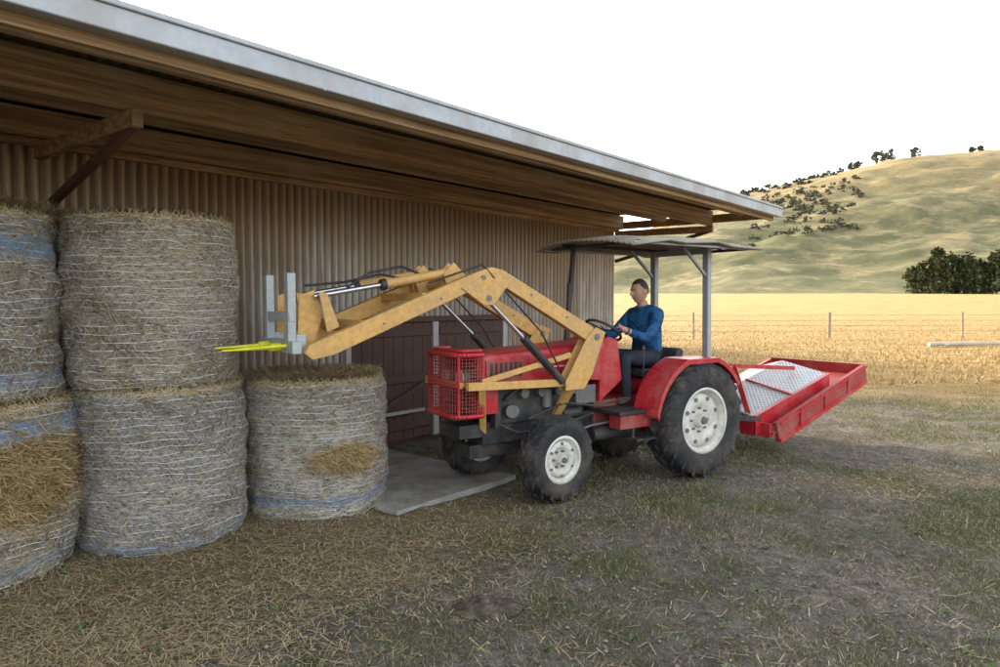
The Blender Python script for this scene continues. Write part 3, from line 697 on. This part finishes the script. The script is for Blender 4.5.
for a in(.27,-.27):
    mb.beam((4.06,a,1.43),(4.06,a,2.0),.085,.06,0,up=(1,0,0));mb.box(3.96,4.03,a-.05,a+.05,1.40,1.55,0)
mb.beam((4.06,-.32,1.68),(4.06,.32,1.68),.05,.07,0);mb.beam((4.06,-.42,1.46),(4.06,.42,1.46),.07,.09,0)
mb.obj('bale_carriage',mlg,tr,.005)
mb=MB()
for a in(.16,-.14): mb.cyl((4.1,a,1.455),(4.52,a,1.44),.02,.006,n=12);mb.cyl((4.1,a,1.455),(4.18,a,1.452),.032,n=12)
mb.cyl((4.1,.30,1.47),(4.34,.30,1.46),.014,.005,n=10)
mb.obj('bale_spears',mneon,tr,.0)
mtread=NT('treadplate');P=mtread.tc.outputs['Object']
def tread():
    n=mtread;s=n.sep(P);k=17.0
    a=n.math('ADD',n.math('MULTIPLY',s[0],k),n.math('MULTIPLY',s[1],k));b=n.math('SUBTRACT',n.math('MULTIPLY',s[0],k),n.math('MULTIPLY',s[1],k))
    par=n.math('MODULO',n.math('ABSOLUTE',n.math('ADD',n.math('FLOOR',a),n.math('FLOOR',b))),2.0)
    fa=n.math('ABSOLUTE',n.math('SUBTRACT',n.math('FRACT',a),.5));fb=n.math('ABSOLUTE',n.math('SUBTRACT',n.math('FRACT',b),.5))
    l1=n.math('MULTIPLY',n.ss(fa,.22,.12),n.ss(fb,.46,.36));l2=n.math('MULTIPLY',n.ss(fb,.22,.12),n.ss(fa,.46,.36))
    h=n.math('ADD',n.math('MULTIPLY',l1,par),n.math('MULTIPLY',l2,n.math('SUBTRACT',1.0,par)))
    d=n.noise(P,5,4,.7);c=n.mix(n.ss(d,.4,.7),(.36,.37,.38),(.27,.24,.20));c=n.mix(h,c,(.72,.72,.72));n.bump(h,1.0,.01)
    return n.fin(c,.4,.25)
mtr=tread()
mb=MB()
def pz(f): return .30+(-f-1.5)*.30
def quadbox(c0,c1,c2,c3,th,m):
    vs=[Vector(c) for c in(c0,c1,c2,c3)];vs+= [v_-Vector((0,0,th)) for v_ in vs]
    mb.add(vs,[(0,1,2,3),(7,6,5,4),(0,4,5,1),(1,5,6,2),(2,6,7,3),(3,7,4,0)],m)
A1,A0=.52,-.85;f0,f1=-1.42,-3.34
quadbox((f0,A1,pz(f0)),(f1,A1,pz(f1)),(f1,A0,pz(f1)),(f0,A0,pz(f0)),.02,1)
mb.beam((f0-.06,A1,pz(f0)+.0),(f1,A1,pz(f1)+.0),.05,.24,1);mb.beam((f0,A0,pz(f0)),(f1,A0,pz(f1)),.05,.22,0)
mb.beam((f1,A0,pz(f1)+.02),(f1,A1,pz(f1)+.02),.05,.20,1);mb.beam((f0,A0,pz(f0)+.02),(f0,A1-.03,pz(f0)+.02),.05,.16,0)
mb.beam((f0-.1,A1+.03,pz(f0)-.10),(f1,A1+.03,pz(f1)-.10),.02,.05,0)
mb.beam((f0-.1,A1+.03,pz(f0)+.10),(f1,A1+.03,pz(f1)+.10),.02,.03,0)
for q in(-1.9,-2.4,-2.9): mb.beam((q,A1+.03,pz(q)-.1),(q,A1+.03,pz(q)+.1),.03,.02,0)
fa,fb=-1.30,-2.80
za=lambda f:pz(f)+.19
quadbox((fa,.36,za(fa)+.02),(-2.0,.36,za(-2.0)),(-2.0,-.30,za(-2.0)+.13),(fa,-.30,za(fa)+.15),.015,2)
quadbox((-2.06,.36,za(-2.06)),(fb,.36,za(fb)-.02),(fb,-.30,za(fb)+.11),(-2.06,-.30,za(-2.06)+.13),.015,2)
quadbox((fa,-.31,za(fa)+.15),(fb,-.31,za(fb)+.11),(fb,-.78,za(fb)-.02),(fa,-.78,za(fa)),.015,0)
quadbox((fa,.365,za(fa)+.015),(fb,.365,za(fb)-.025),(fb,.372,pz(fb)),(fa,.372,pz(fa)),.005,0)
quadbox((fb-.002,.36,za(fb)-.03),(fb-.002,-.30,za(fb)+.1),(fb-.012,-.30,pz(fb)+.02),(fb-.012,.36,pz(fb)+.02),.005,0)
quadbox((fa+.01,.36,za(fa)),(fa+.01,-.75,za(fa)),(fa+.02,-.75,pz(fa)),(fa+.02,.36,pz(fa)),.005,0)
mb.beam((-2.03,.37,za(-2.03)+.010),(-2.03,-.30,za(-2.03)+.14),.055,.014,0)
mb.beam((fa,.355,za(fa)+.024),(fb,.355,za(fb)-.014),.05,.02,0)
for s_ in(1,-1):
    mb.beam((-.15,s_*.22,.55),(-1.40,s_*.36,.42),.03,.06,3);mb.beam((-1.35,s_*.28,.35),(-1.30,s_*.06,1.02),.02,.06,0)
mb.beam((-.25,0,.95),(-1.30,0,1.02),.03,.03,3);mb.beam((-1.3,0,1.02),(-2.6,.0,.92),.02,.05,0);mb.cyl((-.3,0,.6),(-1.5,0,.55),.05,n=14,m=3)
mb.obj('slasher',[mred,mred2,mtr,mblk],tr,.005)
# ------------------------------------------------------------ farmer
man=empty('farmer',O,TH)
n=NT('blue_shirt');P=n.tc.outputs['Object'];a=n.noise(P,7,4,.6,.8);b=n.noise(P,90,2,.6)
c=n.mix(n.ss(a,.38,.62),(.014,.06,.15),(.028,.115,.26));c=n.mix(n.math('MULTIPLY',n.ss(b,.5,.7),.2),c,(.06,.16,.30))
n.bump(a,1.0,.05);mshirt=n.fin(c,.85,0,.15)
mpant=paint('dark_trousers',(.028,.032,.05),.9,.2,(.09,.09,.09),0,10,.3,.2)
mskin=paint('skin',(.54,.30,.20),.5,.2,(.44,.21,.14),0,20,.05)
mhair=paint('dark_hair',(.045,.034,.026),.6,.2,(.09,.075,.06),0,60,.8)
mboot=paint('boots',(.08,.045,.03),.6,.4)
def skin(name,verts,edges,rad,root,sub=2):
    me=bpy.data.meshes.new(name);me.from_pydata(verts,edges,[]);ob=bpy.data.objects.new(name,me);col.objects.link(ob)
    sm=ob.modifiers.new('skin','SKIN');sd=me.skin_vertices[0].data
    for i,r in enumerate(rad):
        sd[i].radius=r if isinstance(r,tuple) else (r,r);sd[i].use_root=(i==root)
    sb=ob.modifiers.new('sub','SUBSURF');sb.levels=sub;sb.render_levels=sub
    dg=bpy.context.evaluated_depsgraph_get();dg.update();m2=bpy.data.meshes.new_from_object(ob.evaluated_get(dg))
    bpy.data.objects.remove(ob);m2.polygons.foreach_set('use_smooth',[True]*len(m2.polygons))
    o2=bpy.data.objects.new(name,m2);col.objects.link(o2);return o2
V=[(.09,0,1.20),(.085,0,1.34),(.11,0,1.51),(.14,0,1.67),(.168,0,1.745),(.195,0,1.81)];E=[(0,1),(1,2),(2,3),(3,4),(4,5)];RD=[.160,.158,.172,.11,.064,.060]
lab=['p','s','s','s','k','k']
for s_ in(1,-1):
    o=len(V);V+=[(.13,s_*.18,1.645),(.25,s_*.245,1.52),(.38,s_*.265,1.41),(.52,s_*.235,1.455),(.62,s_*.205,1.50),(.675,s_*.195,1.52)]
    RD+=[.090,.068,.058,.050,.032,.034];E+=[(3,o),(o,o+1),(o+1,o+2),(o+2,o+3),(o+3,o+4),(o+4,o+5)];lab+=['s','s','s','s','k','k']
    o=len(V);V+=[(.16,s_*.10,1.17),(.40,s_*.155,1.20),(.615,s_*.19,1.215),(.61,s_*.19,1.03),(.575,s_*.19,.84),(.57,s_*.19,.785),(.72,s_*.20,.775)]
    RD+=[.105,.092,.072,.064,.052,.045,.042];E+=[(0,o)]+[(o+i,o+i+1) for i in range(6)];lab+=['p']*5+['b']*2
body=skin('body',V,E,RD,0)
for m_ in(mshirt,mpant,mskin,mboot): body.data.materials.append(m_)
code={'s':0,'p':1,'k':2,'b':3};Vv=[Vector(x) for x in V]
for p in body.data.polygons:
    c=p.center;best=None;bd=9
    for (a_,b_) in E:
        A,B=Vv[a_],Vv[b_];d=B-A;t=max(0,min(1,(c-A).dot(d)/d.length_squared));dd=(c-(A+d*t)).length-(RD[a_]*(1-t)+RD[b_]*t)
        if dd<bd: bd=dd;best=(lab[b_] if t>.5 or lab[b_]==lab[a_] else lab[a_])
    if c.z<1.26 and c.z>1.0 and best=='s' and c.x>-.1 and abs(c.y)<.2: best='p' if c.z<1.235 else 's'
    p.material_index=code[best]
body.parent=man
mb=MB();mb.torus((.160,0,1.725),(.3,0,1),.068,.016,24,8,0)
for s_ in(1,-1): mb.torus((.60,s_*.21,1.492),(.8,-s_*.25,.35),.037,.009,16,6,0)
mb.obj('collar_and_cuffs',mshirt,man)
for s_ in(1,-1):
    py=s_*.19
    for i in range(4):
        off=(i-1.5)*.019;L=(.9,1.05,1.0,.8)[i];bx=.685+off*.83;bz=1.535+off*.55
        pts=[(bx,py+s_*.012,bz-.005),(bx+.004,py+s_*.030*L,bz+.012),(bx+.01,py+s_*.036*L,bz-.016*L),(bx+.008,py+s_*.014,bz-.036*L)]
        f=skin('finger_%s_%d'%('l' if s_>0 else 'r',i),pts,[(0,1),(1,2),(2,3)],[.010,.0095,.0085,.007],0,1);f.data.materials.append(mskin);f.parent=man
    f=skin('thumb_%s'%('l' if s_>0 else 'r'),[(.665,py-s_*.012,1.525),(.685,py-s_*.030,1.53),(.71,py-s_*.028,1.52)],[(0,1),(1,2)],[.012,.011,.009],0,1);f.data.materials.append(mskin);f.parent=man
bm=bmesh.new();bmesh.ops.create_icosphere(bm,subdivisions=5,radius=1)
def headshape(x,y,z,infl=0):
    X,Y,Z=x*.102,y*.082,z*.128
    if z<0:
        t=-z;Y*=1-.26*t*t;
        if x<0: X*=1-.40*t
        else: X*=1-.08*t;X+=.012*t
    if z>0: X-=.006*z
    g=lambda cy,cz,sy,sz:math.exp(-((y-cy)/sy)**2-((z-cz)/sz)**2) if x>0 else 0
    X+=.028*g(0,-.20,.17,.14)+.014*g(0,-.02,.12,.18)+.007*g(0,.20,.6,.09)
    X-=.012*g(.38,.03,.2,.12)+.012*g(-.38,.03,.2,.12)
    X+=.007*g(0,-.47,.3,.06)+.006*g(0,-.62,.28,.06)-.006*g(0,-.545,.32,.03)+.012*g(0,-.88,.35,.16)
    return X,Y,Z
orig=[v_.co.copy() for v_ in bm.verts]
for v_,o_ in zip(bm.verts,orig): v_.co=headshape(*o_)
me=bpy.data.meshes.new('head');bm.to_mesh(me);me.materials.append(mskin);me.polygons.foreach_set('use_smooth',[True]*len(me.polygons))
hd=bpy.data.objects.new('head',me);col.objects.link(hd);hd.parent=man
def hairline(o_): 
    x,y,z=o_
    return (z>.62 and x>0.35) or (x<=.35 and x>-.05 and z>.15+.9*max(0,x)) or (x<=-.05 and z>-.30)
for v_,o_ in zip(bm.verts,orig):
    a=headshape(*o_);k=.030+.022*random.random();v_.co=Vector(a)*(1+k)
dels=[v_ for v_,o_ in zip(bm.verts,orig) if not hairline(o_)]
bmesh.ops.delete(bm,geom=dels,context='VERTS')
me2=bpy.data.meshes.new('hair');bm.to_mesh(me2);bm.free();me2.materials.append(mhair);hr=bpy.data.objects.new('hair',me2);col.objects.link(hr);hr.parent=man
sd_=hr.modifiers.new('s','SOLIDIFY');sd_.thickness=.006
mb=MB()
for s_ in(1,-1):
    mb.torus((-.008,s_*.084,-.005),(.15,s_*1,0),.022,.008,16,6,0)
    mb.cyl((-.008,s_*.072,-.005),(-.008,s_*.086,-.005),.018,n=12,m=0)
    mb.cyl((.082,s_*.030,.006),(.0885,s_*.031,.006),.010,.004,n=12,m=1);mb.cyl((.0882,s_*.031,.006),(.090,s_*.031,.006),.005,.003,n=10,m=2)
    mb.beam((.102,s_*.016,.026),(.092,s_*.046,.026),.006,.006,2)
mb.beam((.105,-.022,-.068),(.105,.022,-.068),.004,.004,3)
ft=mb.obj('ears_and_eyes',[mskin,mrim,mhair,paint('lips',(.3,.11,.09),.5,.1)],man)
for o_ in(hd,hr,ft): o_.location=(.218,0,1.900);o_.rotation_euler=(0,R(8),R(-8))
# ------------------------------------------------------------ fence
fe=empty('wire_fence',(0,0,0));mpst=paint('fence_post_wood',(.30,.24,.17),.85,.5,(.42,.36,.28))
mb=MB();pts=[]
for i in range(-1,9):
    x=2.5+6.6*i;y=33+.06*(x-10)+random.uniform(-.1,.1);z=float(field_rise(0,np.array(y)));pts.append((x,y,z))
    mb.cyl((x,y,z-.2),(x+random.uniform(-.05,.05),y,z+1.25),.07 if i%3==2 else .045,n=8,m=0)
for a,b in zip(pts[:-1],pts[1:]):
    for h in(.35,.6,.85,1.1): mb.cyl((a[0],a[1]-.05,a[2]+h),(b[0],b[1]-.05,b[2]+h),.008,n=4,m=1)
mb.obj('posts_and_wires',[mpst,mgry],fe)
mb=MB();mb.cyl((16.7,27.2,.10),(20.6,27.9,.10),.085,.07,12);mb.cyl((17.2,27.0,.08),(17.9,27.6,.08),.05,n=8);mb.obj('fallen_pole',paint('pale_pole',(.52,.48,.40),.8,.4))
# ------------------------------------------------------------ hill
px=np.array([-2000,200,500,600,650,700,740,780,850,900,1000,1100,1400,2000,3000]);ph=np.array([30,35,40,55,70,88,103,113,128,138,148,150,140,110,60])
U=np.linspace(-2.2,3.2,420);YY=np.concatenate([np.linspace(185,700,190),np.linspace(720,1300,20)])
UG,YG=np.meshgrid(U,YY);XG=UG*YG
rid=np.interp(UG*700+500,px,ph)/700*660
s=np.clip((YG-205)/(660-205),0,1.3)
prof=np.where(s<1,sstep(s,0,1)*.55+.45*np.minimum(s,1)**1.2,1-.8*(s-1))
gul=(fbm(XG,YG,5,.012)-.5);gul2=np.abs(fbm(XG+500,YG*.5,4,.02)-.5)
Z=2.5+rid*prof+rid*.26*gul*np.sin(np.clip(s,0,1)*math.pi)-18*gul2*np.sin(np.clip(s,0,1)*math.pi)+2.5*(fbm(XG,YG,3,.05)-.5)
Z=np.where(s<=0,2.5,Z)
V=np.stack([XG.ravel(),YG.ravel(),Z.ravel()],1);nu,nyy=len(U),len(YY);idx=np.arange(nu*nyy).reshape(nyy,nu)
F=np.stack([idx[:-1,:-1].ravel(),idx[:-1,1:].ravel(),idx[1:,1:].ravel(),idx[1:,:-1].ravel()],1)
n=NT('hill_pasture');P=n.pos();s=n.sep(P)
a=n.noise(P,.012,4,.65);b=n.noise(P,.07,4,.7);d=n.noise(n.map(P,(1,1,4)),.25,4,.7);b2=n.noise(n.map(P,(1,.5,3)),.03,4,.7)
hh=n.math('ADD',n.math('DIVIDE',s[2],120.0),n.math('MULTIPLY',n.math('SUBTRACT',a,.5),1.2))
c=n.mix(n.ss(hh,.40,.95),(.125,.122,.062),(.34,.25,.12));c=n.mix(n.math('MULTIPLY',n.ss(b,.42,.62),.6),c,(.22,.185,.095))
c=n.mix(n.math('MULTIPLY',n.ss(b2,.52,.62),.6),c,(.33,.26,.14))
c=n.mix(n.math('MULTIPLY',n.ss(d,.52,.66),.6),c,(.08,.085,.048))
hm=n.fin(c,.95,0,.05)
h=fastmesh('hill',V,F,hm);h.data.polygons.foreach_set('use_smooth',np.ones(len(F),bool))
def hz(x,y):
    i=int(np.argmin(abs(YY-y)));j=int(np.argmin(abs(U-x/YY[i])));return float(Z[i,j])
# ------------------------------------------------------------ trees
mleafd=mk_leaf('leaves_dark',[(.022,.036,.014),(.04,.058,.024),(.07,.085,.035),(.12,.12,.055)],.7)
mleafh=mk_leaf('leaves_distant',[(.085,.095,.065),(.115,.12,.085),(.15,.15,.11)],.8)  # leaf colours paled so that haze is painted in
mbark=paint('bark',(.14,.11,.085),.9,.4,scale=3)
def treegeo(base,H,Rc,nc,nl,ls,V,F,MI,rs,shape='round',tr0=.25,tk=1.0):
    def addq(vs,m):
        o=len(V);V.extend(vs);F.append((o,o+1,o+2,o+3));MI.append(m)
    bx,by,bz=base
    def limb(p,q,r0,r1):
        p=np.array(p,float);q=np.array(q,float);d=q-p;d/=np.linalg.norm(d);a_=np.cross(d,[.3,.9,.1]);a_/=np.linalg.norm(a_);b_=np.cross(d,a_)
        ring=[(math.cos(k*1.2566),math.sin(k*1.2566)) for k in range(5)]
        for k in range(5):
            c0,s0=ring[k];c1,s1=ring[(k+1)%5]
            addq([tuple(p+(a_*c0+b_*s0)*r0),tuple(p+(a_*c1+b_*s1)*r0),tuple(q+(a_*c1+b_*s1)*r1),tuple(q+(a_*c0+b_*s0)*r1)],0)
    topt=(bx+rs.uniform(-.05,.05)*H,by,bz+H*.8);limb((bx,by,bz-.8),topt,H*.03*tk,H*.008*tk)
    for i in range(nc):
        if shape=='cone':
            f=rs.random()**1.1;z=tr0+(1-tr0)*f;rr=Rc*(1-f)**.7*rs.uniform(.4,1)
        else:
            z=tr0+(.97-tr0)*rs.random();q=(z-tr0)/(1-tr0);rr=Rc*math.sqrt(max(.05,1-(2*q-.85)**2))*rs.uniform(.25,1)
        a=rs.uniform(0,6.283);c=(bx+math.cos(a)*rr,by+math.sin(a)*rr,bz+H*z)
        if i%2==0: limb((bx,by,bz+H*z*.7),c,H*.009*tk,H*.003*tk)
        cr=Rc*rs.uniform(.22,.42)
        for k in range(nl):
            u=np.array([rs.gauss(0,1),rs.gauss(0,1),rs.gauss(0,.7)]);u=u/np.linalg.norm(u)*cr*rs.random()**.4
            p=np.array(c)+u;n1=np.array([rs.gauss(0,1),rs.gauss(0,1),rs.gauss(0,1)]);n1/=np.linalg.norm(n1);n2=np.cross(n1,[.2,.5,.8]);n2/=np.linalg.norm(n2)
            s1=ls*rs.uniform(.5,1.2);s2=s1*rs.uniform(.4,.8)
            addq([tuple(p-n1*s1),tuple(p+n2*s2),tuple(p+n1*s1),tuple(p-n2*s2)],1)
def tree(name,base,H,Rc,nc,nl,ls,leaf,seed,shape='round',tr0=.2):
    rs=random.Random(seed);V=[];F=[];MI=[];treegeo(base,H,Rc,nc,nl,ls,V,F,MI,rs,shape,tr0)
    return fastmesh(name,V,F,[mbark,leaf],mi=MI)
i=0
for (x,y,H) in[(-14,33,8.5),(-10.8,31,8.8),(-7.6,32,8.6),(-4.6,31,8.2),(-1.8,31.5,7.8),(.8,31,7.2),(2.2,31.5,6.0)]:
    tree('hidden_shade_tree',(x,y,.0),H,2.3,42,26,.34,mleafd,50+i,tr0=.05);i+=1  # unseen trees added behind the shed to cast shade on the right-hand ground
for i,(ix,Yd,H,Rc) in enumerate([(922,205,10,4.4),(935,200,12.5,5.0),(950,203,11.5,4.8),(966,200,11,4.6),(978,206,10,4.2),(996,200,11.5,5.0),(1018,204,13,5)]):
    x=(ix-500)/700*Yd;tree('pine_tree' if i%2 else 'eucalyptus_tree',(x,Yd,3.4),H,Rc,60,30,.6,mleafd,80+i,'round' if i%2==0 else 'cone',.04)
V=[];F=[];MI=[];rs=random.Random(5)
for (ix,yy,H) in [(848,640,9),(855,640,8),(872,645,12),(879,640,13),(887,645,12),(911,650,11),(967,650,7),(975,650,7)]:
    x=(ix-500)/700*yy;treegeo((x,yy,hz(x,yy)-1.5),H,H*.42,20,18,1.0,V,F,MI,rs,tr0=.32,tk=2.2)
for k in range(40):
    ix=rs.uniform(738,840);yy=rs.uniform(600,655);x=(ix-500)/700*yy;H=rs.uniform(3,6);treegeo((x,yy,hz(x,yy)-2),H,H*.8,14,12,1.0,V,F,MI,rs,tr0=.0)
for k in range(90):
    ix=rs.gauss(800,32);yy=rs.uniform(380,560)
    if ix<745 or ix>872: continue
    x=(ix-500)/700*yy;treegeo((x,yy,hz(x,yy)-2),rs.uniform(3,6),4.0,12,8,.9,V,F,MI,rs,tr0=.0)
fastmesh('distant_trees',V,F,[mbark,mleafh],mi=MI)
print('DONE')
